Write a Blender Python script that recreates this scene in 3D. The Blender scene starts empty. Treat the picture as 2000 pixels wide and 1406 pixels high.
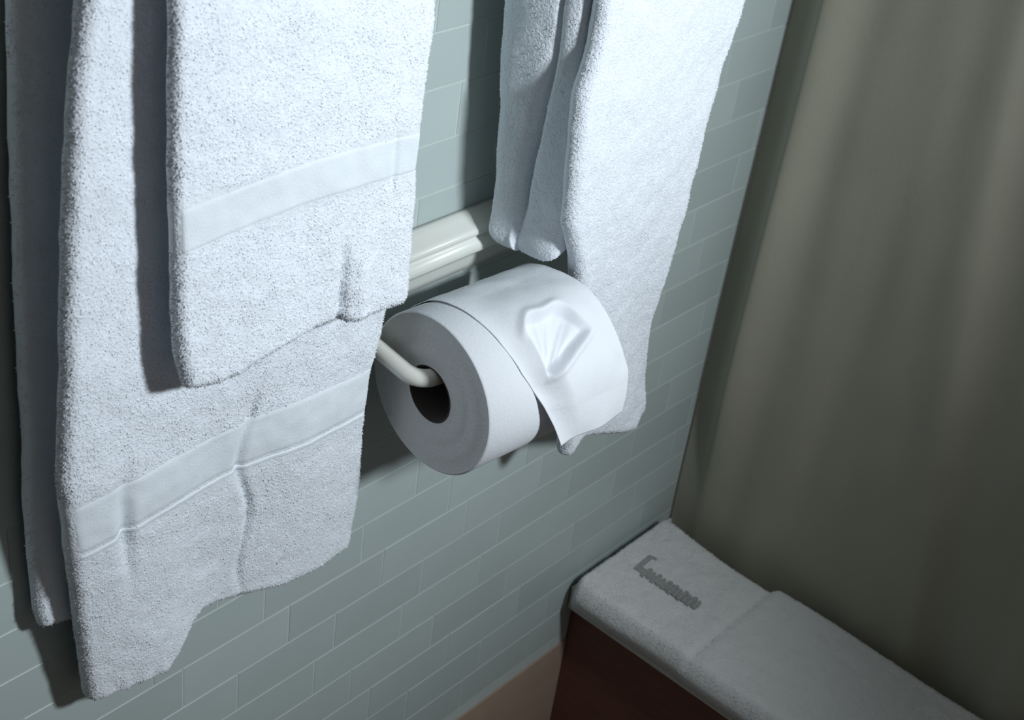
import bpy, math, random
import numpy as np
from mathutils import Vector, Matrix, noise

random.seed(7)
rng = np.random.default_rng(7)
scene = bpy.context.scene
col = scene.collection

# ------------------------------------------------------------------ camera
R = ((0.66225669, 0.33825917, -0.66857820),
     (-0.73885873, 0.44309855, -0.50769228),
     (0.12451446, 0.83020745, 0.54337072))
cam_data = bpy.data.cameras.new('camera')
cam = bpy.data.objects.new('camera', cam_data)
cam_data.sensor_width = 36.0
cam_data.lens = 49.606
cam_data.clip_start = 0.02
cam_data.dof.use_dof = True
cam_data.dof.focus_distance = 0.92
cam_data.dof.aperture_fstop = 18
cam.matrix_world = Matrix.Translation((-0.57793, -0.57614, 1.35215)) @ Matrix(R).to_4x4()
col.objects.link(cam)
scene.camera = cam

# ------------------------------------------------------------------ world and lamp
world = bpy.data.worlds.new('room_light')
scene.world = world
world.use_nodes = True
world.node_tree.nodes['Background'].inputs[0].default_value = (1.0, 0.95, 0.89, 1)
world.node_tree.nodes['Background'].inputs[1].default_value = 0.135

lamp_data = bpy.data.lights.new('room_lamp', 'SPOT')
lamp_data.energy = 31.0
lamp_data.color = (0.87, 0.945, 1.0)
lamp_data.shadow_soft_size = 0.05
lamp_data.spot_size = math.radians(88)
lamp_data.spot_blend = 1.0
lamp = bpy.data.objects.new('room_lamp', lamp_data)
lamp.location = (0.092, -0.85, 1.34)
lamp.rotation_euler = (Vector((0.02, 0.0, 0.98)) - Vector(lamp.location)).to_track_quat('-Z', 'Y').to_euler()
col.objects.link(lamp)

vs = scene.view_settings
vs.view_transform = 'Standard'
vs.look = 'None'
vs.gamma = 1
vs.use_curve_mapping = False
vs.exposure = 0.1


# ------------------------------------------------------------------ helpers
def mat(name, color, rough=0.8, noise_scale=None, noise_amt=0.0, bump=0.0, bump_scale=200.0,
        spec=0.3, sheen=0.0, random_amt=0.0, metallic=0.0, stretch=(1, 1, 1), transl=0.0):
    m = bpy.data.materials.new(name)
    m.use_nodes = True
    nt = m.node_tree
    b = nt.nodes['Principled BSDF']
    b.inputs['Base Color'].default_value = (*color, 1)
    b.inputs['Roughness'].default_value = rough
    b.inputs['Specular IOR Level'].default_value = spec
    b.inputs['Metallic'].default_value = metallic
    if sheen:
        b.inputs['Sheen Weight'].default_value = sheen
    tc = nt.nodes.new('ShaderNodeTexCoord')
    mp = nt.nodes.new('ShaderNodeMapping')
    mp.inputs['Scale'].default_value = stretch
    nt.links.new(tc.outputs['Object'], mp.inputs['Vector'])
    src = None
    if noise_amt:
        n = nt.nodes.new('ShaderNodeTexNoise')
        n.inputs['Scale'].default_value = noise_scale
        n.inputs['Detail'].default_value = 4
        nt.links.new(mp.outputs['Vector'], n.inputs['Vector'])
        r = nt.nodes.new('ShaderNodeMapRange')
        r.inputs[3].default_value = 1 - noise_amt
        r.inputs[4].default_value = 1 + noise_amt
        nt.links.new(n.outputs['Fac'], r.inputs[0])
        src = r.outputs[0]
    if random_amt:
        oi = nt.nodes.new('ShaderNodeObjectInfo')
        r2 = nt.nodes.new('ShaderNodeMapRange')
        r2.inputs[3].default_value = 1 - random_amt
        r2.inputs[4].default_value = 1 + random_amt
        nt.links.new(oi.outputs['Random'], r2.inputs[0])
        if src is None:
            src = r2.outputs[0]
        else:
            mu = nt.nodes.new('ShaderNodeMath')
            mu.operation = 'MULTIPLY'
            nt.links.new(src, mu.inputs[0])
            nt.links.new(r2.outputs[0], mu.inputs[1])
            src = mu.outputs[0]
    if src is not None:
        v = nt.nodes.new('ShaderNodeVectorMath')
        v.operation = 'SCALE'
        v.inputs[0].default_value = color
        nt.links.new(src, v.inputs['Scale'])
        nt.links.new(v.outputs[0], b.inputs['Base Color'])
    if bump:
        n2 = nt.nodes.new('ShaderNodeTexNoise')
        n2.inputs['Scale'].default_value = bump_scale
        n2.inputs['Detail'].default_value = 5
        nt.links.new(mp.outputs['Vector'], n2.inputs['Vector'])
        bp = nt.nodes.new('ShaderNodeBump')
        bp.inputs['Strength'].default_value = bump
        bp.inputs['Distance'].default_value = 0.002
        nt.links.new(n2.outputs['Fac'], bp.inputs['Height'])
        nt.links.new(bp.outputs['Normal'], b.inputs['Normal'])
    return m


def mesh_obj(name, verts, faces, material, parent=None, smooth=True):
    me = bpy.data.meshes.new(name)
    me.from_pydata([tuple(map(float, v)) for v in verts], [], [tuple(map(int, f)) for f in faces])
    me.validate()
    if smooth:
        me.polygons.foreach_set('use_smooth', [True] * len(me.polygons))
    me.materials.append(material)
    me.update()
    o = bpy.data.objects.new(name, me)
    col.objects.link(o)
    if parent is not None:
        o.parent = parent
    return o


def empty(name, loc=(0, 0, 0), rz=0.0):
    o = bpy.data.objects.new(name, None)
    o.location = loc
    o.rotation_euler = (0, 0, rz)
    o.empty_display_size = 0.02
    col.objects.link(o)
    return o


def tag(o, label=None, cat=None, group=None, kind=None):
    if label:
        o['label'] = label
    if cat:
        o['category'] = cat
    if group:
        o['group'] = group
    if kind:
        o['kind'] = kind
    return o


def box(x0, x1, y0, y1, z0, z1, bev=0.0):
    """box verts/faces, optionally with chamfered edges (24 verts)"""
    if bev <= 0:
        v = [(x, y, z) for x in (x0, x1) for y in (y0, y1) for z in (z0, z1)]
        f = [(0, 1, 3, 2), (4, 6, 7, 5), (0, 4, 5, 1), (2, 3, 7, 6), (0, 2, 6, 4), (1, 5, 7, 3)]
        return v, f
    import bmesh
    bm = bmesh.new()
    bmesh.ops.create_cube(bm, size=1)
    for vv in bm.verts:
        vv.co = Vector(((x0 + x1) / 2 + vv.co.x * (x1 - x0), (y0 + y1) / 2 + vv.co.y * (y1 - y0),
                        (z0 + z1) / 2 + vv.co.z * (z1 - z0)))
    bmesh.ops.bevel(bm, geom=bm.edges[:], offset=bev, segments=3 if bev > .002 else 1, affect='EDGES', profile=.5)
    bm.verts.index_update()
    v = [tuple(q.co) for q in bm.verts]
    f = [tuple(q.index for q in p.verts) for p in bm.faces]
    bm.free()
    return v, f


def tube(path, radius, n=20, caps=True):
    path = [Vector(p) for p in path]
    verts, faces = [], []
    prev = None
    for i, p in enumerate(path):
        t = (path[min(i + 1, len(path) - 1)] - path[max(i - 1, 0)]).normalized()
        if prev is None:
            up = Vector((0, 0, 1)) if abs(t.z) < .9 else Vector((1, 0, 0))
            nrm = t.cross(up).normalized()
        else:
            nrm = (prev - t * prev.dot(t)).normalized()
        prev = nrm
        bi = t.cross(nrm)
        for k in range(n):
            a = 2 * math.pi * k / n
            verts.append(p + radius * (nrm * math.cos(a) + bi * math.sin(a)))
    for i in range(len(path) - 1):
        for k in range(n):
            faces.append((i * n + k, i * n + (k + 1) % n, (i + 1) * n + (k + 1) % n, (i + 1) * n + k))
    if caps:
        faces.append(tuple(range(n - 1, -1, -1)))
        faces.append(tuple(range((len(path) - 1) * n, len(path) * n)))
    return verts, faces


def sst(a, b, t):
    t = np.clip((np.asarray(t, float) - a) / (b - a), 0, 1)
    return t * t * (3 - 2 * t)


def tabf(tab):
    tab = sorted(tab, key=lambda q: q[1])
    xs = np.array([q[0] for q in tab])
    zs = np.array([q[1] for q in tab])
    return lambda z: np.interp(z, zs, xs)


def nz(x, y, z, s, seed=0.0):
    return noise.noise(Vector((x * s + seed, y * s - seed, z * s + 2 * seed)))


# ------------------------------------------------------------------ materials
M_tile = mat('glazed_tile', (0.44, 0.51, 0.50), rough=0.42, noise_scale=9, noise_amt=0.10, bump=0.05,
             bump_scale=30, random_amt=0.05, spec=0.35)
M_grout = mat('pale_grout', (0.50, 0.56, 0.545), rough=0.9, noise_scale=60, noise_amt=0.1)
M_plaster = mat('painted_plaster', (0.43, 0.50, 0.49), rough=0.8, noise_scale=20, noise_amt=0.06)
M_beige = mat('beige_stone', (0.40, 0.30, 0.23), rough=0.7, noise_scale=40, noise_amt=0.12)
M_dark = mat('dark_red_brown_paint', (0.10, 0.055, 0.05), rough=0.7, noise_scale=12, noise_amt=0.1)
M_floor = mat('floor_stone', (0.36, 0.28, 0.22), rough=0.6, noise_scale=25, noise_amt=0.15)
M_trim = mat('glossy_white_ceramic', (0.72, 0.74, 0.69), rough=0.3, noise_scale=15, noise_amt=0.03)
M_towel = mat('white_terry', (0.80, 0.85, 0.91), rough=1.0, noise_scale=70, noise_amt=0.04, bump=0.55,
              bump_scale=520, spec=0.05, sheen=0.25)
M_pile = mat('white_terry_loops', (0.82, 0.87, 0.93), rough=1.0, spec=0.0, sheen=0.2)
M_pile_mat = mat('white_mat_loops', (0.78, 0.79, 0.79), rough=1.0, spec=0.0, sheen=0.2)
M_weave = mat('white_flat_weave', (0.79, 0.85, 0.90), rough=0.95, noise_scale=90, noise_amt=0.03, bump=0.18,
              bump_scale=700, spec=0.08)
M_mat = mat('white_thick_cotton', (0.76, 0.77, 0.77), rough=1.0, noise_scale=60, noise_amt=0.06, bump=0.5,
            bump_scale=380, spec=0.05, sheen=0.2)
M_thread = mat('grey_embroidery_thread', (0.37, 0.37, 0.365), rough=1.0, noise_scale=300, noise_amt=0.25)
M_paper = mat('toilet_paper', (0.77, 0.80, 0.84), rough=0.95, noise_scale=120, noise_amt=0.02, bump=0.12,
              bump_scale=400, spec=0.05)
M_paper_end = mat('wound_paper_edges', (0.70, 0.71, 0.70), rough=1.0, noise_scale=250, noise_amt=0.08, bump=0.25,
                  bump_scale=500, spec=0.03)
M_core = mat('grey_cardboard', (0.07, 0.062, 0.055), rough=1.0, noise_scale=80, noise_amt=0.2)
M_nylon = mat('white_enamel', (0.76, 0.76, 0.70), rough=0.28, noise_scale=20, noise_amt=0.02, spec=0.5)
M_tub = mat('white_tub_enamel', (0.70, 0.72, 0.70), rough=0.25, noise_scale=10, noise_amt=0.02, spec=0.5)
M_apron = mat('dark_red_brown_panel', (0.20, 0.095, 0.075), rough=0.6, noise_scale=30, noise_amt=0.25, spec=0.2,
              stretch=(1, 1, 6))
M_curtain = mat('olive_grey_curtain', (0.36, 0.35, 0.28), rough=0.75, noise_scale=14, noise_amt=0.08, bump=0.12,
                bump_scale=300, spec=0.25, sheen=0.1)

# ------------------------------------------------------------------ setting: wall, floor, trim
v, f = box(-1.3, 1.3, 0.0004, 0.12, 0.0, 2.4)
wall = tag(mesh_obj('wall_back', v, f, M_grout, smooth=False), 'wall of pale grey green tiles laid in staggered rows',
           kind='structure')
# plain part of the wall above and beside the tiles that the photograph shows
TX0, TX1, TZ0, TZ1 = -0.62, 0.56, 0.322, 1.275
for (a, b, c, d) in ((-1.3, TX0, 0.322, 2.4), (TX1, 1.3, 0.322, 2.4), (TX0, TX1, TZ1, 2.4)):
    v, f = box(a, b, 0.0, 0.003, c, d)
    mesh_obj('wall_panel', v, f, M_plaster, wall, smooth=False)

ROW, LEN, GAP = 0.0389, 0.0975, 0.0012
tile_meshes = {}


def tile_mesh(w, h):
    key = (round(w, 4), round(h, 4))
    if key not in tile_meshes:
        vv, ff = box(0, w, 0.0, 0.005, 0, h, 0.0004)
        me = bpy.data.meshes.new('tile')
        me.from_pydata(vv, [], ff)
        me.materials.append(M_tile)
        tile_meshes[key] = me
    return tile_meshes[key]


z = 0.646 - ROW * 8
row = 0
offs = (0.082, 0.004, 0.052, 0.027)
while z < TZ1 - 0.002:
    z0, z1 = max(z, TZ0), min(z + ROW, TZ1)
    if z1 - z0 > 0.004:
        x = offs[row % 4] - LEN * 12
        while x < TX1 - 0.002:
            x0, x1 = max(x, TX0), min(x + LEN, TX1)
            if x1 - x0 > 0.004:
                o = bpy.data.objects.new('tile', tile_mesh(x1 - x0 - GAP, z1 - z0 - GAP))
                o.location = (x0 + GAP / 2, random.uniform(-0.00015, 0.00015), z0 + GAP / 2)
                col.objects.link(o)
                o.parent = wall
            x += LEN
    z += ROW
    row += 1

v, f = box(-1.3, 0.3425, -0.0015, 0.0004, 0.0, 0.3205, 0.0006)
tag(mesh_obj('baseboard_back', v, f, M_beige, smooth=False), 'beige stone skirting below the tiled wall',
    kind='structure')
v, f = box(-1.05, -0.95, -1.8, 0.0, 0.0, 2.4)  # unseen wall, added to keep ambient light off the left side
tag(mesh_obj('shade_wall_left', v, f, M_dark, smooth=False), 'unseen dark red-brown side wall added to block light from the left', kind='structure')
v, f = box(-1.3, 1.3, -1.8, 0.0, -0.05, 0.0)
tag(mesh_obj('floor', v, f, M_floor, smooth=False), 'brown stone bathroom floor', kind='structure')

# ridged white trim strip on the wall behind the towels
prof = [(0.0, 0.8975), (-0.004, 0.8970), (-0.008, 0.8950), (-0.0125, 0.8915), (-0.0150, 0.8905), (-0.0178, 0.8885),
        (-0.0185, 0.8862), (-0.0172, 0.8840), (-0.0160, 0.8828), (-0.0175, 0.8815), (-0.0195, 0.8795),
        (-0.0203, 0.8765), (-0.0200, 0.8730), (-0.0180, 0.8705), (-0.0145, 0.8695), (-0.0125, 0.8680),
        (-0.0105, 0.8620), (-0.0085, 0.8560), (-0.0060, 0.8500), (0.0, 0.8480)]
vv, ff = [], []
n = len(prof)
for x in (-0.05, 0.33):
    vv += [(x, p[0], p[1]) for p in prof]
ff = [(k, k + 1, n + k + 1, n + k) for k in range(n - 1)] + [(n - 1, 0, n, 2 * n - 1)]
ff += [tuple(range(n - 1, -1, -1)), tuple(range(n, 2 * n))]
tag(mesh_obj('trim_1', vv, ff, M_trim), 'glossy off-white ridged trim strip on the wall above the toilet roll',
    kind='structure')

# ------------------------------------------------------------------ bathtub
tub = tag(empty('bathtub', (0.74, -0.8, 0)), 'bathtub with white rim and dark red-brown side panel', 'bathtub')
tub_inv = Matrix.Translation((0.74, -0.8, 0)).inverted()


def tubpart(name, vf, m, smooth=False):
    vs_ = [tub_inv @ Vector(q) for q in vf[0]]
    return mesh_obj(name, vs_, vf[1], m, tub, smooth)


def frame(x0, x1, y0, y1, ix0, ix1, iy0, iy1, z0, z1):
    vs_, fs_ = [], []
    for zz in (z0, z1):
        for (xa, xb, ya, yb) in ((x0, x1, y0, y1), (ix0, ix1, iy0, iy1)):
            vs_ += [(xa, ya, zz), (xb, ya, zz), (xb, yb, zz), (xa, yb, zz)]
    for k in range(4):
        j = (k + 1) % 4
        fs_ += [(8 + k, 8 + j, 12 + j, 12 + k), (k, 4 + k, 4 + j, j), (k, j, 8 + j, 8 + k), (4 + k, 12 + k, 12 + j, 4 + j)]
    return vs_, fs_


tubpart('rim', frame(0.333, 1.14, -1.60, -0.0015, 0.476, 1.06, -1.50, -0.005, 0.372, 0.400), M_tub)
tubpart('side_panel', box(0.3425, 0.36, -1.58, -0.0015, 0.0, 0.372), M_apron)
# basin shell
bv = []
for (xa, xb, ya, yb, zz) in ((0.476, 1.06, -1.50, -0.005, 0.38), (0.52, 1.03, -1.45, -0.08, 0.10)):
    bv += [(xa, ya, zz), (xb, ya, zz), (xb, yb, zz), (xa, yb, zz)]
bf = [(k, (k + 1) % 4, 4 + (k + 1) % 4, 4 + k) for k in range(4)] + [(4, 5, 6, 7)]
tubpart('basin', (bv, bf), M_tub)


# ------------------------------------------------------------------ towels
class Drop:
    """A hanging length of towel: rounded slab whose outline, depth and folds are functions of height."""

    def __init__(s, xl, xr, bottom, ztop, dfun, t, wr=None, nu=150, nv=190):
        s.xl, s.xr, s.zt, s.d, s.t, s.wr, s.nu, s.nv = xl, xr, ztop, dfun, t, wr, nu, nv
        xb = np.array([q[0] for q in bottom])
        zb = np.array([q[1] for q in bottom])
        o = np.argsort(xb)
        xb, zb = xb[o], zb[o]
        s.ub, s.zb = (xb - xb[0]) / (xb[-1] - xb[0]), zb

    def bot(s, u):
        return np.interp(u, s.ub, s.zb)

    def ring(s, nback=40):
        r = [(u, -1.0, 0.0) for u in np.linspace(0, 1, s.nu)]
        r += [(1.0, -math.cos(a), math.sin(a)) for a in np.linspace(0, math.pi, 11)[1:-1]]
        r += [(u, 1.0, 0.0) for u in np.linspace(1, 0, nback)]
        r += [(0.0, math.cos(a), -math.sin(a)) for a in np.linspace(0, math.pi, 11)[1:-1]]
        return np.array(r)

    def pos(s, u, b, e, z, tf=1.0, out=0.0):
        """u across, b through the thickness (-1 front, 1 back), e edge rounding"""
        r = s.t / 2
        xl, xr = s.xl(z), s.xr(z)
        x = xl + r + u * (xr - xl - 2 * r) + e * r * tf
        y = -(s.d(z) - r) + b * r * tf
        w = s.wr(u, z) if s.wr else 0.0
        y = y - w * (1 - tf + tf * np.where(np.asarray(b) < 0.3, 1.0, 0.35)) - out
        return x, y, z

    def mesh(s):
        rg = s.ring()
        u, b, e = rg[:, 0], rg[:, 1], rg[:, 2]
        zb = s.bot(u) + s.t / 2
        rows = []
        for v_ in np.linspace(0, 1, s.nv):
            z_ = s.zt + (zb - s.zt) * v_
            rows.append(np.stack(s.pos(u, b, e, z_), 1))
        for a in np.linspace(0, math.pi / 2, 6)[1:]:
            x_, y_, z_ = s.pos(u, b, e, zb, tf=math.cos(a))
            rows.append(np.stack((x_, y_, zb - s.t / 2 * math.sin(a)), 1))
        n_ = len(rg)
        V = np.concatenate(rows)
        # soft lumps of the cloth
        for i in range(len(V)):
            q = V[i]
            V[i, 1] -= 0.0011 * nz(q[0], q[1], q[2], 38, 3.1) + 0.0005 * nz(q[0], q[1], q[2], 110, 1.7)
            V[i, 0] += 0.0007 * nz(q[0], q[1], q[2], 60, 5.3)
            V[i, 2] += 0.0007 * nz(q[0], q[1], q[2], 75, 8.8)
        k = np.arange(n_)
        kn = (k + 1) % n_
        F = np.concatenate([np.stack((i * n_ + k, i * n_ + kn, (i + 1) * n_ + kn, (i + 1) * n_ + k), 1)
                            for i in range(len(rows) - 1)])
        faces = F.tolist() + [list(range(n_))[::-1]]
        s.V, s.F = V, F[:, ::-1]
        return V, [tuple(reversed(q)) for q in faces]

    def band(s, h0, h1, out, nu=110, nv=14, ridges=0, inset=0.03):
        """strip lying on the front face between two heights"""
        V, faces = [], []
        us = np.linspace(inset, 1 - inset, nu)
        for j, h in enumerate(np.linspace(h1, h0, nv)):
            z_ = h + 0.004 * np.sin(us * 3.0)
            rid = out
            if ridges:
                rid = out + 0.0005 * math.cos(math.pi * 2 * ridges * j / (nv - 1))
            if j in (0, nv - 1):
                rid = -0.0015
            x_, y_, zz = s.pos(us, -np.ones_like(us), np.zeros_like(us), z_, out=rid)
            y_ = np.array(y_)
            over = np.clip(np.maximum(-us, us - 1) * (s.xr(z_) - s.xl(z_)) / (s.t / 2), 0, 0.98)
            y_ += s.t / 2 * (1 - np.sqrt(1 - over ** 2))
            y_[0] += 0.002
            y_[-1] += 0.002
            for k in range(nu):
                lump = 0.0011 * nz(x_[k], y_[k], zz[k], 38, 3.1) + 0.0005 * nz(x_[k], y_[k], zz[k], 110, 1.7)
                V.append((x_[k], y_[k] - lump, zz[k]))
        for j in range(nv - 1):
            for k in range(nu - 1):
                a = j * nu + k
                faces.append((a, a + nu, a + nu + 1, a + 1))
        return V, faces


def tufts(V, F, count, length, keep=None, width=0.00062, front_only=True):
    """terry loops: little curved blades standing on the faces F of V"""
    P = V[F]
    n_ = np.cross(P[:, 2] - P[:, 0], P[:, 3] - P[:, 1])
    ar = np.linalg.norm(n_, axis=1)
    n_ = n_ / np.maximum(ar, 1e-12)[:, None]
    w = ar.copy()
    if front_only:
        w[n_[:, 1] > 0.35] = 0
    if keep is not None:
        w = w * keep(P.mean(1))
    idx = rng.choice(len(F), count, p=w / w.sum())
    a, b = rng.random((count, 1)), rng.random((count, 1))
    q = P[idx]
    base = (q[:, 0] * (1 - a) + q[:, 1] * a) * (1 - b) + (q[:, 3] * (1 - a) + q[:, 2] * a) * b
    N = n_[idx]
    rnd = rng.normal(size=(count, 3))
    tdir = rnd - N * (rnd * N).sum(1)[:, None]
    tdir /= np.linalg.norm(tdir, axis=1)[:, None]
    sd = np.cross(N, tdir)
    L = length * rng.uniform(0.5, 1.25, (count, 1))
    W_ = width * rng.uniform(0.7, 1.4, (count, 1))
    droop = np.array([0, 0, -0.20])
    p0 = base - N * 0.0005
    tip = base + N * L * 0.8 + tdir * L * 0.45 + droop * L
    verts = np.stack((p0 - sd * W_, p0 - tdir * W_, p0 + sd * W_, p0 + tdir * W_, tip), 1).reshape(-1, 3)
    o = np.arange(count)[:, None] * 5
    tris = [(o + np.array([[q, (q + 1) % 4, 4]])) for q in range(4)]
    nrm = np.cross(verts[1] - verts[0], verts[4] - verts[0])
    if np.dot(nrm, (verts[0] + verts[1]) / 2 - base[0]) < 0:
        tris = [q[:, ::-1] for q in tris]
    return verts, np.concatenate(tris).tolist()


def arch(x0, x1, dc, zc, r_in, r_out, back_len):
    """towel bending over the rail"""
    V, faces = [], []
    sec = []
    for a in np.linspace(0, math.pi, 17):
        sec.append((a, r_out))
    pts = [(-(dc + r_out * math.cos(a)), zc + r_out * math.sin(a)) for a in np.linspace(0, math.pi, 17)]
    pts += [(-(dc - r_out), zc - back_len), (-(dc - r_in), zc - back_len)]
    pts += [(-(dc + r_in * math.cos(a)), zc + r_in * math.sin(a)) for a in np.linspace(math.pi, 0, 13)]
    n_ = len(pts)
    for x in (x0, x1):
        V += [(x, p[0], p[1]) for p in pts]
    faces = [(k, (k + 1) % n_, n_ + (k + 1) % n_, n_ + k) for k in range(n_)]
    faces += [tuple(range(n_ - 1, -1, -1)), tuple(range(n_, 2 * n_))]
    return V, faces


RAIL_D, RAIL_Z = 0.036, 1.235

# --- large bath towel, left
bathL = [(-0.2347, 1.124), (-0.2421, 1.0775), (-0.2474, 1.027), (-0.2517, 0.9721), (-0.2557, 0.9116), (-0.2573, 0.8598), (-0.2509, 0.7967), (-0.2413, 0.7237), (-0.2333, 0.6563)]
bathL.append((-0.2320, RAIL_Z))
bathR = [(-0.0221, 0.8701), (-0.0247, 0.8377), (-0.0229, 0.8016), (-0.0175, 0.7614), (-0.0119, 0.7191), (-0.0109, 0.6881), (-0.0105, 0.6619)]
bathR += [(-0.0290, 0.98), (-0.030, RAIL_Z)]
bathB = [(-0.0105, 0.6619), (-0.0454, 0.6622), (-0.0743, 0.6648), (-0.1026, 0.6728), (-0.1296, 0.6804), (-0.1469, 0.6845), (-0.1588, 0.6777), (-0.1702, 0.6633), (-0.1819, 0.6517), (-0.2058, 0.6543), (-0.2333, 0.6563)]


def bath_wr(u, z_):
    u = np.asarray(u, float)
    low = 1 - sst(0.80, 0.90, z_)
    w = -0.0035 * np.exp(-((u - 0.545 - 0.02 * np.sin(z_ * 60)) / 0.014) ** 2) * (1 - sst(0.84, 0.875, z_)) * sst(0.66, 0.74, z_)
    w = w + 0.004 * np.sin(u * 9.0 + 0.6) * low * 0.7
    w = w - 0.005 * np.exp(-((u - 0.13) / 0.022) ** 2) * np.exp(-((z_ - 0.80) / 0.035) ** 2)
    w = w + 0.006 * np.exp(-((u - 0.26) / 0.14) ** 2) * (1 - sst(0.66, 0.74, z_))
    # puckers along the hem
    w = w + 0.0011 * np.sin(u * 95) * (1 - sst(0.0, 0.022, z_ - 0.65))
    return w


t1 = tag(empty('bath_towel', (-0.14, -0.05, 0.645)), 'large white terry bath towel hanging under the smaller hand towel',
         'towel')
inv1 = Vector((0.14, 0.05, -0.645))


def put(name, V, faces, m, parent, shift, smooth=True, kind=None):
    V = np.asarray(V, float) + np.array(tuple(shift))
    o = mesh_obj(name, V, faces, m, parent, smooth)
    if kind:
        o['kind'] = kind
        o.data.polygons.foreach_set('use_smooth', [True] * len(o.data.polygons))
    return o


D1 = Drop(tabf(bathL), tabf(bathR), bathB, RAIL_Z, lambda z_: 0.024 + 0.031 * sst(0.60, 0.95, z_), 0.014, bath_wr, 170, 220)
V, F = D1.mesh()
put('front_drop', V, F, M_towel, t1, inv1)


def keep_bath(P):
    zz = P[:, 2]
    k = np.where(zz > 0.842, 1.0, 0.42)
    k = np.where((zz < 0.844) & (zz > 0.796), 0.03, k)
    return k


TV, TF = tufts(D1.V, D1.F, 52000, 0.0012, keep_bath)
put('terry_pile', TV, TF, M_pile, t1, inv1, False, 'stuff')
BV, BF = D1.band(0.800, 0.842, 0.0004, ridges=0, inset=-0.026)
put('woven_border', BV, BF, M_weave, t1, inv1)
BV, BF = D1.band(0.7965, 0.8005, 0.0006, nv=7, inset=-0.02)
put('border_ridge', BV, BF, M_weave, t1, inv1)
# rear half of the same towel against the wall
rearL = [(-0.245, RAIL_Z), (-0.2475, 1.113), (-0.2518, 1.038), (-0.2553, 0.953), (-0.2570, 0.8723), (-0.2603, 0.8206),
         (-0.2591, 0.7419), (-0.2560, 0.7235)]
D1b = Drop(tabf(rearL), lambda z_: -0.075 + 0 * np.asarray(z_), [(-0.258, 0.728), (-0.235, 0.722), (-0.18, 0.73), (-0.075, 0.735)],
           RAIL_Z, lambda z_: 0.018 + 0.012 * sst(1.12, 1.2, z_), 0.013, None, 60, 120)
V, F = D1b.mesh()
put('back_drop', V, F, M_towel, t1, inv1)
TV, TF = tufts(D1b.V, D1b.F, 9000, 0.0016)
put('terry_pile', TV, TF, M_pile, t1, inv1, False, 'stuff')
V, F = arch(-0.230, -0.032, RAIL_D, RAIL_Z, 0.0085, 0.019, 0.03)
put('rail_fold', V, F, M_towel, t1, inv1)

# --- hand towel in front of it
handL = [(-0.2036, 1.1264), (-0.2052, 1.078), (-0.2055, 1.025), (-0.2043, 0.9666), (-0.2028, 0.9349), (-0.1972, 0.9105)]
handL.append((handL[0][0] + 0.001, RAIL_Z))
handR = [(-0.0332, 1.0969), (-0.0361, 1.0447), (-0.0354, 0.9975), (-0.0341, 0.9468), (-0.0337, 0.9074)]
handR.append((handR[0][0], RAIL_Z))
handB = [(-0.1972, 0.9105), (-0.181, 0.9061), (-0.1636, 0.9072), (-0.1311, 0.9127), (-0.1085, 0.9159), (-0.0888, 0.9154), (-0.0804, 0.9111), (-0.0595, 0.9079), (-0.0345, 0.9066)]


def hand_wr(u, z_):
    u = np.asarray(u, float)
    w = -0.0045 * np.exp(-((u - 0.675) / 0.022) ** 2) * (1 - sst(0.925, 0.985, z_))
    w = w + 0.0030 * np.exp(-((u - 0.76) / 0.05) ** 2) * (1 - sst(0.93, 1.0, z_))
    w = w + 0.0012 * np.sin(u * 80) * (1 - sst(0.0, 0.018, z_ - 0.90))
    w = w - 0.0015 * np.exp(-((u - 0.90) / 0.012) ** 2) * sst(0.985, 0.995, z_) * (1 - sst(1.015, 1.03, z_))
    return w


t2 = tag(empty('hand_towel', (-0.11, -0.068, 0.895)), 'small white terry hand towel draped over the larger bath towel', 'towel')
inv2 = Vector((0.11, 0.068, -0.895))
D2 = Drop(tabf(handL), tabf(handR), handB, RAIL_Z, lambda z_: 0.079 - 0.010 * sst(1.10, 1.2, z_), 0.0115, hand_wr, 150, 170)
V, F = D2.mesh()
put('front_drop', V, F, M_towel, t2, inv2)


def keep_hand(P):
    zz = P[:, 2]
    return np.where((zz < 1.026) & (zz > 0.997), 0.02, 1.0)


TV, TF = tufts(D2.V, D2.F, 40000, 0.0012, keep_hand)
put('terry_pile', TV, TF, M_pile, t2, inv2, False, 'stuff')
BV, BF = D2.band(0.995, 1.022, 0.0004, inset=-0.026)
put('woven_border', BV, BF, M_weave, t2, inv2)
V, F = arch(-0.192, -0.022, RAIL_D, RAIL_Z, 0.0205, 0.032, 0.05)
put('rail_fold', V, F, M_towel, t2, inv2)

# --- folded bath towel on the right
rtL = [(0.0936, 1.0818), (0.0946, 1.0496), (0.0875, 1.0178), (0.0911, 0.9715), (0.0989, 0.9241), (0.117, 0.888), (0.13, 0.845), (0.14, 0.8), (0.152, 0.74), (0.1712, 0.7075), (0.1792, 0.6775)]
rtL.append((rtL[0][0], RAIL_Z))
rtR = [(0.2539, 1.054), (0.2428, 1.0084), (0.2384, 0.9592), (0.2404, 0.9001), (0.2451, 0.8342), (0.2513, 0.7819), (0.2696, 0.732), (0.2927, 0.6717)]
rtR.append((rtR[0][0], RAIL_Z))
rtB = [(0.1792, 0.6775), (0.2019, 0.6878), (0.2392, 0.6777), (0.2803, 0.6618), (0.2927, 0.6717)]
t3 = tag(empty('bath_towel', (0.24, -0.05, 0.62)), 'white terry bath towel folded lengthwise, hanging beside the shower curtain',
         'towel')
inv3 = Vector((-0.24, 0.05, -0.62))


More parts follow.
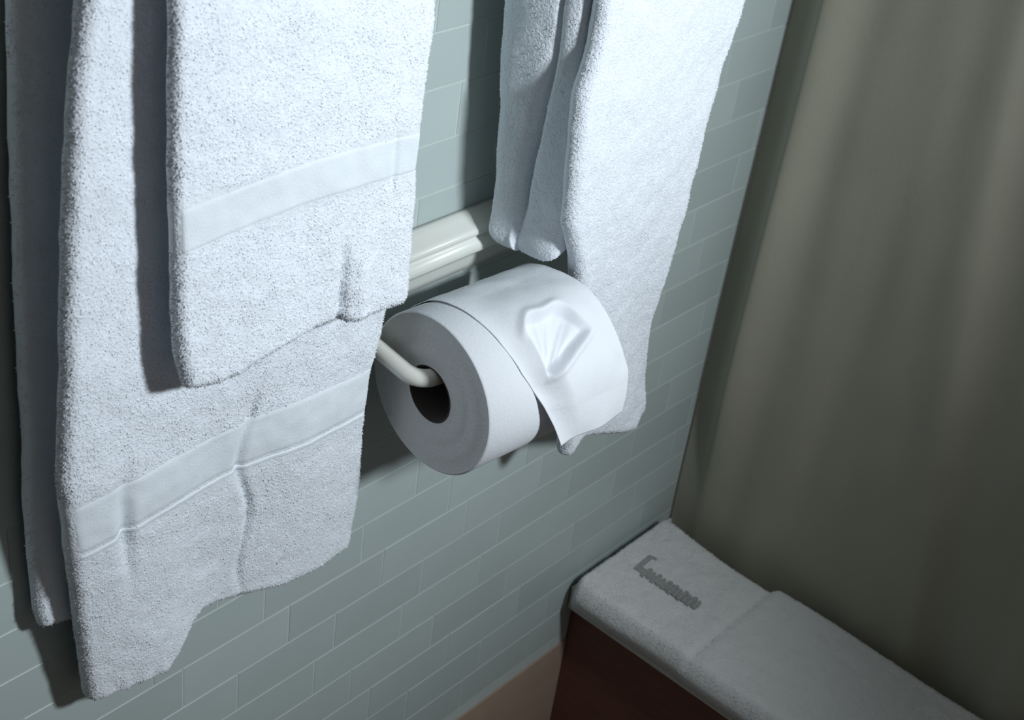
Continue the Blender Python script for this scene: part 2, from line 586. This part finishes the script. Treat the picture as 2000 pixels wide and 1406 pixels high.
def rt_wr(u, z_):
    u = np.asarray(u, float)
    w = -0.003 * (1 - u) ** 3 * sst(0.86, 0.95, z_)
    w = w + 0.003 * np.sin(u * 7 + z_ * 14) * (1 - sst(0.75, 0.9, z_))
    w = w - 0.003 * np.exp(-((u - 0.30) / 0.03) ** 2) * (1 - sst(0.66, 0.72, z_))
    return w


D3 = Drop(tabf(rtL), tabf(rtR), rtB, RAIL_Z, lambda z_: 0.070 + 0.030 * sst(0.62, 0.97, z_) - 0.012 * sst(1.12, 1.22, z_), 0.017, rt_wr, 130, 190)
V, F = D3.mesh()
put('front_drop', V, F, M_towel, t3, inv3)
TV, TF = tufts(D3.V, D3.F, 30000, 0.0010)
put('terry_pile', TV, TF, M_pile, t3, inv3, False, 'stuff')
# rear half: a doubled fold whose two layers show as a groove on its left side
path = [(0.0, 0.0280), (0.0010, 0.0360), (0.0030, 0.0430), (0.0055, 0.0475), (0.0105, 0.0485), (0.0120, 0.0500),
        (0.0075, 0.0525), (0.0070, 0.0600), (0.0085, 0.0700), (0.0110, 0.0780), (0.0180, 0.0815), (0.0600, 0.0810),
        (0.0700, 0.0500), (0.0500, 0.0280), (0.0200, 0.0200), (0.0050, 0.0215)]
path = np.array(path)
# resample as a closed smooth curve
pc = np.vstack([path, path[:1]])
for _ in range(3):
    q = np.vstack([pc[:-1] * .75 + pc[1:] * .25, pc[:-1] * .25 + pc[1:] * .75]).reshape(2, -1, 2).transpose(1, 0, 2).reshape(-1, 2)
    pc = np.vstack([q, q[:1]])
pc = pc[:-1]
noseX = tabf([(0.068, RAIL_Z), (0.0785, 1.0643), (0.0835, 1.03), (0.0885, 0.9868), (0.0895, 0.9497), (0.0925, 0.9178), (0.0930, 0.86)])
cx_, cd_ = 0.035, 0.042
rows = []
zbot = 0.882 + np.clip((pc[:, 0] - 0.012), 0, 1) * 0.55
for v_ in np.linspace(0, 1, 150):
    zz = RAIL_Z + (zbot + 0.012 - RAIL_Z) * v_
    # groove between the two layers: wanders forward with height and closes above the bottom
    dd = pc[:, 1]
    g = np.exp(-((dd - 0.0485) / 0.0035) ** 2) * (pc[:, 0] < 0.03)
    gd = 0.0460 + 0.020 * sst(0.92, 1.06, zz)
    d2 = np.where(dd < 0.0485, 0.024 + (dd - 0.024) * np.where(dd > 0.024, (gd - 0.024) / 0.0245, 1),
                  gd + (dd - 0.0485) * (0.0815 - gd) / 0.033)
    op = 0.009 * np.exp(-((zz - 0.95) / 0.05) ** 2) * g
    close = g * 0.0060 * (1 - sst(0.898, 0.93, zz))
    wob = 0.0020 * np.sin(zz * 42) * np.clip((0.03 - pc[:, 0]) / 0.03, 0, 1)
    rows.append(np.stack((noseX(zz) + 0.004 + pc[:, 0] + wob + op - close, -d2, zz), 1))
last = rows[-1]
cen = last.mean(0)
for a in np.linspace(0, math.pi / 2, 8)[1:]:
    k = 1 - 0.55 * (1 - math.cos(a))
    r_ = last.copy()
    r_[:, 0] = cen[0] + (last[:, 0] - cen[0]) * k
    r_[:, 1] = cen[1] + (last[:, 1] - cen[1]) * k
    r_[:, 2] = last[:, 2] - 0.012 * math.sin(a)
    rows.append(r_)
n_ = len(pc)
V = np.concatenate(rows)
for i in range(len(V)):
    q_ = V[i].copy()
    V[i, 0] += 0.0009 * nz(*q_, 55, 2.2)
    V[i, 1] += 0.0009 * nz(*q_, 50, 6.2)
k = np.arange(n_)
kn = (k + 1) % n_
F = np.concatenate([np.stack((i * n_ + k, i * n_ + kn, (i + 1) * n_ + kn, (i + 1) * n_ + k), 1) for i in range(len(rows) - 1)])
put('back_drop', V, F.tolist() + [list(range((len(rows) - 1) * n_, len(rows) * n_))], M_towel, t3, inv3)
cF = V[F]
nF = np.cross(cF[:, 2] - cF[:, 0], cF[:, 3] - cF[:, 1])
ctr = V.mean(0)
if ((cF.mean(1) - ctr)[:, :2] * nF[:, :2]).sum() < 0:
    F = F[:, ::-1]
TV, TF = tufts(V, F, 7000, 0.0009, front_only=False)
put('terry_pile', TV, TF, M_pile, t3, inv3, False, 'stuff')
V, F = arch(0.102, 0.275, RAIL_D + 0.016, RAIL_Z, 0.024, 0.0355, 0.03)
put('rail_fold', V, F, M_towel, t3, inv3)

# --- rail that carries the towels (above the picture)
rail = tag(empty('towel_rail', (0.05, 0, RAIL_Z)), 'white wall-mounted towel rail carrying the three hanging towels', 'towel rail')
V, F = tube([(-0.37, -RAIL_D, 0), (0.40, -RAIL_D, 0)], 0.007, 20)
mesh_obj('bar', V, F, M_nylon, rail)
for x in (-0.36, 0.39):
    V, F = tube([(x, 0.0, 0), (x, -RAIL_D - 0.004, 0)], 0.009, 20)
    mesh_obj('bracket', V, F, M_nylon, rail)

# ------------------------------------------------------------------ toilet roll and its holder
RC = (0.0, -0.0741, 0.8216)
YAW = math.radians(-4.1)
RR, HR, RL = 0.0576, 0.0205, 0.108
roll = tag(empty('toilet_roll', RC, YAW), 'white toilet roll on a bent holder arm with a crumpled loose end', 'toilet roll')

NS = 96
# wound body: outer skin slightly uneven, end faces
prof_o = [(0.0, RR - 0.0012), (0.0009, RR), (RL - 0.0009, RR), (RL, RR - 0.0012)]
V, F = [], []
for (x, r) in prof_o:
    for k in range(NS):
        a = 2 * math.pi * k / NS
        rr = r * (1 + 0.006 * math.sin(2 * a + 0.8))
        V.append((x, -rr * math.cos(a), rr * math.sin(a)))
for i in range(3):
    for k in range(NS):
        F.append((i * NS + k, (i + 1) * NS + k, (i + 1) * NS + (k + 1) % NS, i * NS + (k + 1) % NS))
mesh_obj('wound_paper', V, F, M_paper, roll)
for nm, x, flip in (('end_face', 0.0, 1), ('end_face', RL, -1)):
    V, F = [], []
    rings = 9
    for i in range(rings):
        r = HR + (RR - 0.0012 - HR) * i / (rings - 1)
        for k in range(NS):
            a = 2 * math.pi * k / NS
            rr = r * (1 + 0.006 * math.sin(2 * a + 0.8) * i / (rings - 1))
            V.append((x + flip * 0.0006 * math.sin(i * 2.1) * (0 < i < rings - 1), -rr * math.cos(a), rr * math.sin(a)))
    for i in range(rings - 1):
        for k in range(NS):
            q = (i * NS + k, (i + 1) * NS + k, (i + 1) * NS + (k + 1) % NS, i * NS + (k + 1) % NS)
            F.append(q if flip < 0 else q[::-1])
    mesh_obj(nm, V, F, M_paper_end, roll)
V, F = [], []
for (x, r) in ((0.0, HR), (RL, HR), (RL, HR - 0.0012), (0.0, HR - 0.0012)):
    for k in range(48):
        a = 2 * math.pi * k / 48
        V.append((x, -r * math.cos(a), r * math.sin(a)))
for i in range(4):
    for k in range(48):
        F.append((i * 48 + k, i * 48 + (k + 1) % 48, ((i + 1) % 4) * 48 + (k + 1) % 48, ((i + 1) % 4) * 48 + k))
mesh_obj('cardboard_core', V, F, M_core, roll)

# loose outer sheet: lies over the top, crumpled where it was pinched, end hanging free in front
NT, NU = 300, 150
left_edge = ([-90, -25, 3.5, 21, 33, 55, 78, 100, 175], [0.062, 0.0515, 0.0460, 0.038, 0.032, 0.0262, 0.0222, 0.0200, 0.0180])
right_edge = ([-90, -25, 10, 30, 60, 175], [0.118, 0.121, 0.1215, 0.1165, 0.1125, 0.1115])
V, F = [], []
HANG = 0.028
arc_top, arc_bot = 172.0, 4.0
L_arc = math.radians(arc_top - arc_bot) * RR
for i in range(NT):
    sdist = i / (NT - 1) * (L_arc + HANG)
    th = arc_top - math.degrees(sdist / RR)
    for j in range(NU):
        u = j / (NU - 1)
        te = max(th, arc_bot) - (max(0, sdist - L_arc) / HANG) * 70
        xa = np.interp(te, *left_edge)
        xb = np.interp(te, *right_edge)
        x = xa + (xb - xa) * u
        r = RR + 0.0010
        # sheet is puffed away from the roll in front; its left edge lifts only near the free end
        thc = max(th, arc_bot)
        puff = float(sst(0, 1, (98 - thc) / 44)) * float(sst(0.02, 0.30, u)) * (1 - 0.35 * float(sst(0.75, 1.0, u)))
        lift = float(sst(0, 1, (22 - thc) / 20))
        r += 0.0110 * puff + 0.0050 * lift * (1 - puff)
        # pinched hollow with pleats fanning out from one point, the part below it pushed out
        px_, py_ = x - 0.0485, math.radians(thc - 25.0) * RR
        rho, phi = math.hypot(px_, py_), math.degrees(math.atan2(py_, px_))
        reach = 0.041 + 0.009 * math.cos(math.radians(2 * phi - 60)) + 0.002 * math.sin(phi * 0.16)
        dl = py_ * 0.927 - px_ * 0.375
        dleft = px_ * 0.985 + py_ * 0.174
        inside = float(sst(-0.0005, 0.0040, dl)) * float(sst(-0.0005, 0.0042, dleft)) * (1 - float(sst(reach * 0.86, reach, rho)))
        floor_r = RR + 0.0012 + (0.0022 * abs(nz(phi * 0.011, rho * 1.2, 0, 9, 2.7)) + 0.0012 * (1 + math.sin(phi * 0.34 + 2.2 * math.sin(phi * 0.07) + 40 * rho)) * float(sst(30, 75, 105 - phi))) * min(1, rho / 0.016)
        r = r + inside * (floor_r - r) * (1 - 0.5 * float(sst(0.020, 0.045, px_)))
        crest = math.exp(-((dl + 0.0012) / 0.0022) ** 2) * float(sst(-0.003, 0.004, px_)) * (1 - float(sst(0.035, 0.055, px_)))
        r += 0.0018 * crest
        rim_ = math.exp(-((rho - reach * 1.01) / 0.0035) ** 2) * float(sst(45, 60, phi)) * (1 - float(sst(100, 112, phi)))
        r += 0.0022 * rim_
        r += 0.0006 * nz(x, 0, thc * 0.001, 70, 4.4)
        y = -r * math.cos(math.radians(thc))
        zz = r * math.sin(math.radians(thc))
        if sdist > L_arc:
            h = sdist - L_arc
            h2 = h * (1.0 - 0.10 * u)
            y += -0.0010 * math.sin(h / HANG * 2.4) - (0.03 + 0.24 * (1 - puff)) * h
            y += 0.0018 * math.sin(u * 7 + 0.5) * h / HANG
            zz -= h2
        V.append((x, y, zz))
for i in range(NT - 1):
    for j in range(NU - 1):
        a = i * NU + j
        F.append((a, a + NU, a + NU + 1, a + 1))
sheet = mesh_obj('loose_sheet', V, F, M_paper, roll)
so = sheet.modifiers.new('thickness', 'SOLIDIFY')
so.thickness = 0.0005
so.offset = -1

# holder: bent white rod through the core, back to the wall
hold = tag(empty('toilet_roll_holder', (0, 0, 0.84)), 'white bent-rod toilet roll holder mounted on the tiled wall', 'roll holder')
rod_z = -0.0035 - 0.0025
pts = []
ax = Vector((math.cos(YAW), math.sin(YAW), 0))
hub = Vector((0, RC[1], RC[2] + HR - 0.0012 - 0.0063 - 0.84))
rb = 0.013
for s_ in np.linspace(0.10, 0.003, 10):
    pts.append(hub + ax * s_)
c0 = hub + ax * 0.003
for a in np.linspace(0, math.pi / 2, 12)[1:]:
    pts.append(c0 + ax * (-rb * math.sin(a)) + Vector((0, rb * (1 - math.cos(a)), 0.0012 * (1 - math.cos(a)))))
e0 = pts[-1]
for s_ in np.linspace(0, 1, 14)[1:]:
    pts.append(Vector((e0.x, e0.y + (-0.002 - e0.y) * s_, e0.z + 0.009 * s_)))
V, F = tube(pts, 0.0061, 24)
mesh_obj('rod', V, F, M_nylon, hold)
q = pts[-1]
V, F = tube([(q.x, 0.0, q.z), (q.x, -0.005, q.z), (q.x, -0.007, q.z)], 0.021, 32)
mesh_obj('wall_plate', V, F, M_nylon, hold)

# ------------------------------------------------------------------ bath mat folded over the tub rim
bm_t = tag(empty('bath_mat', (0.405, -0.35, 0.400)), 'thick white bath mat with grey embroidered lettering on the tub rim', 'bath mat')
invm = Vector((-0.405, 0.35, -0.400))
NY, NX = 190, 70
y0m, y1m = -0.007, -0.95
V, F = [], []
ringn = None
for i in range(NY):
    t = i / (NY - 1)
    y = y0m + (y1m - y0m) * (t ** 1.4)
    crease = math.exp(-((y + 0.149) / 0.0035) ** 2)
    step = float(sst(-0.156, -0.145, y))
    xl = 0.3185 + 0.0012 * math.sin(y * 40) + 0.010 * max(0, 1 - (y0m - y) / 0.012) ** 2
    xr = 0.4825 - 0.012 * step * float(sst(0.0, 0.14, -y)) + 0.002 * math.sin(y * 23)
    zt = 0.4185 + 0.0010 * step - 0.0030 * crease
    endf = 1 - max(0, 1 - (y0m - y) / 0.006) ** 2 * 0.6
    sec = []
    for j in range(NX):
        s_ = j / (NX - 1)
        x = xl + (xr - xl) * s_
        edge = min(s_, 1 - s_) / 0.07
        hh = math.sqrt(max(0, 1 - max(0, 1 - edge) ** 2))
        # outer edge droops over the rim
        droop = -0.010 * max(0, 1 - s_ / 0.10) ** 2
        z_ = 0.401 + (zt - 0.401) * hh * endf + droop
        z_ += 0.0009 * nz(x, y, 0, 60, 9.1) + 0.0006 * nz(x, y, 0, 170, 2.1)
        sec.append((x, y, z_))
    for j in range(NX - 1, -1, -14):
        x, yy, _ = sec[j]
        s_ = j / (NX - 1)
        sec.append((x, yy, 0.4003 if x > 0.334 else 0.393))
    ringn = len(sec)
    V += sec
for i in range(NY - 1):
    for k in range(ringn):
        F.append((i * ringn + k, i * ringn + (k + 1) % ringn, (i + 1) * ringn + (k + 1) % ringn, (i + 1) * ringn + k))
F = [tuple(q) for q in F] + [tuple(range(ringn)), tuple(range((NY - 1) * ringn, NY * ringn))[::-1]]
put('folded_cloth', V, F, M_mat, bm_t, invm)
Va = np.array(V)
Fa = np.array([q for q in F if len(q) == 4])
mid = Va[Fa].mean(1)
Fa = Fa[(mid[:, 1] > -0.62)]
P_ = Va[Fa]
up = np.cross(P_[:, 2] - P_[:, 0], P_[:, 3] - P_[:, 1])[:, 2]
Ft = Fa[np.abs(up) > 1e-9]
Pm = Va[Ft].mean(1)
Ft = Ft[Pm[:, 2] > 0.4008]
nn = np.cross(Va[Ft][:, 2] - Va[Ft][:, 0], Va[Ft][:, 3] - Va[Ft][:, 1])
if nn[:, 2].mean() < 0:
    Ft = Ft[:, ::-1]
TV, TF = tufts(Va, Ft, 30000, 0.0017, front_only=False)
put('terry_pile', TV, TF, M_pile_mat, bm_t, invm, False, 'stuff')

# embroidered word: a tall initial, then low, closely set letters
V, F = [], []


def stroke(ya, xa, yb, xb, w=0.0030):
    """raised satin-stitch bar from (y,x) to (y,x) on top of the mat"""
    a = Vector((xa, ya, 0))
    b_ = Vector((xb, yb, 0))
    d_ = (b_ - a).normalized()
    n2 = Vector((-d_.y, d_.x, 0)) * w / 2
    base = len(V)
    top_z = 0.4210 + 0.00012 * (base // 8)
    for (p, zz) in ((a, 0.4160), (b_, 0.4160), (a, top_z), (b_, top_z)):
        k2 = 1.0 if zz < 0.418 else 0.75
        V.append((*(p + n2 * k2).xy, zz))
        V.append((*(p - n2 * k2).xy, zz))
    for q in ((0, 1, 3, 2), (4, 6, 7, 5), (0, 4, 5, 1), (2, 3, 7, 6), (0, 2, 6, 4), (1, 5, 7, 3)):
        F.append(tuple(base + z_ for z_ in q))


stroke(-0.0400, 0.383, -0.0385, 0.412, 0.0060)
stroke(-0.0375, 0.411, -0.0450, 0.4125, 0.0035)
stroke(-0.0400, 0.3875, -0.1150, 0.3865, 0.0105)
yy = -0.050
for w_ in (0.012, 0.013, 0.008, 0.012, 0.011, 0.012):
    stroke(yy, 0.3795, yy - 0.001, 0.3965, 0.0042)
    stroke(yy - w_ * 0.5, 0.381, yy - w_ * 0.55, 0.3945, 0.0036)
    yy -= w_
o = put('embroidered_lettering', V, F, M_thread, bm_t, invm, False)
o['label'] = 'grey embroidered word with a tall initial'

# ------------------------------------------------------------------ shower curtain
cur = tag(empty('shower_curtain', (0.52, -0.6, 0.28)), 'olive grey shower curtain hanging in soft folds inside the tub', 'curtain')
invc = Vector((-0.52, 0.6, -0.28))
NY, NZ = 330, 130
V, F = [], []
for i in range(NZ):
    zz = 0.28 + (2.05 - 0.28) * i / (NZ - 1)
    for j in range(NY):
        t = j / (NY - 1)
        y = -0.003 - 1.25 * t ** 1.35
        yr = -0.208 - (0.965 - zz) * 0.145
        x = 0.500
        kz = float(sst(0.40, 0.62, zz))
        x -= (0.003 + 0.018 * kz) * math.exp(-((y + 0.040) / (0.013 if y > -0.040 else 0.026)) ** 2)
        x -= 0.005 * math.exp(-((y + 0.100) / 0.030) ** 2)
        x -= 0.011 * math.exp(-((y - yr) / (0.013 if y < yr else 0.030)) ** 2) * (0.45 + 0.55 * math.exp(-((zz - 0.80) / 0.25) ** 2))
        x += 0.006 * math.exp(-((y - yr + 0.034) / 0.022) ** 2)
        x -= 0.004 * math.exp(-((y - yr - 0.055) / 0.030) ** 2)
        x -= 0.010 * math.exp(-((y + 0.40) / 0.03) ** 2) + 0.012 * math.exp(-((y + 0.52) / 0.03) ** 2)
        if y < -0.5:
            x += 0.012 * math.sin((y + 0.5) * 55)
        x += 0.0020 * nz(0, y * 4, zz * 0.6, 9, 1.5)
        V.append((x, y, zz))
for i in range(NZ - 1):
    for j in range(NY - 1):
        a = i * NY + j
        F.append((a, a + NY, a + NY + 1, a + 1))
o = put('curtain_cloth', V, F, M_curtain, cur, invc)
so = o.modifiers.new('thickness', 'SOLIDIFY')
so.thickness = 0.0009
so.offset = 1
# hem at the foot of the curtain and the pole that carries it
V, F = tube([(0.512 - 0.52, -0.01 + 0.6, 2.06 - 0.28), (0.512 - 0.52, -1.70 + 0.6, 2.06 - 0.28)], 0.012, 20)
mesh_obj('curtain_pole', V, F, M_nylon, cur)
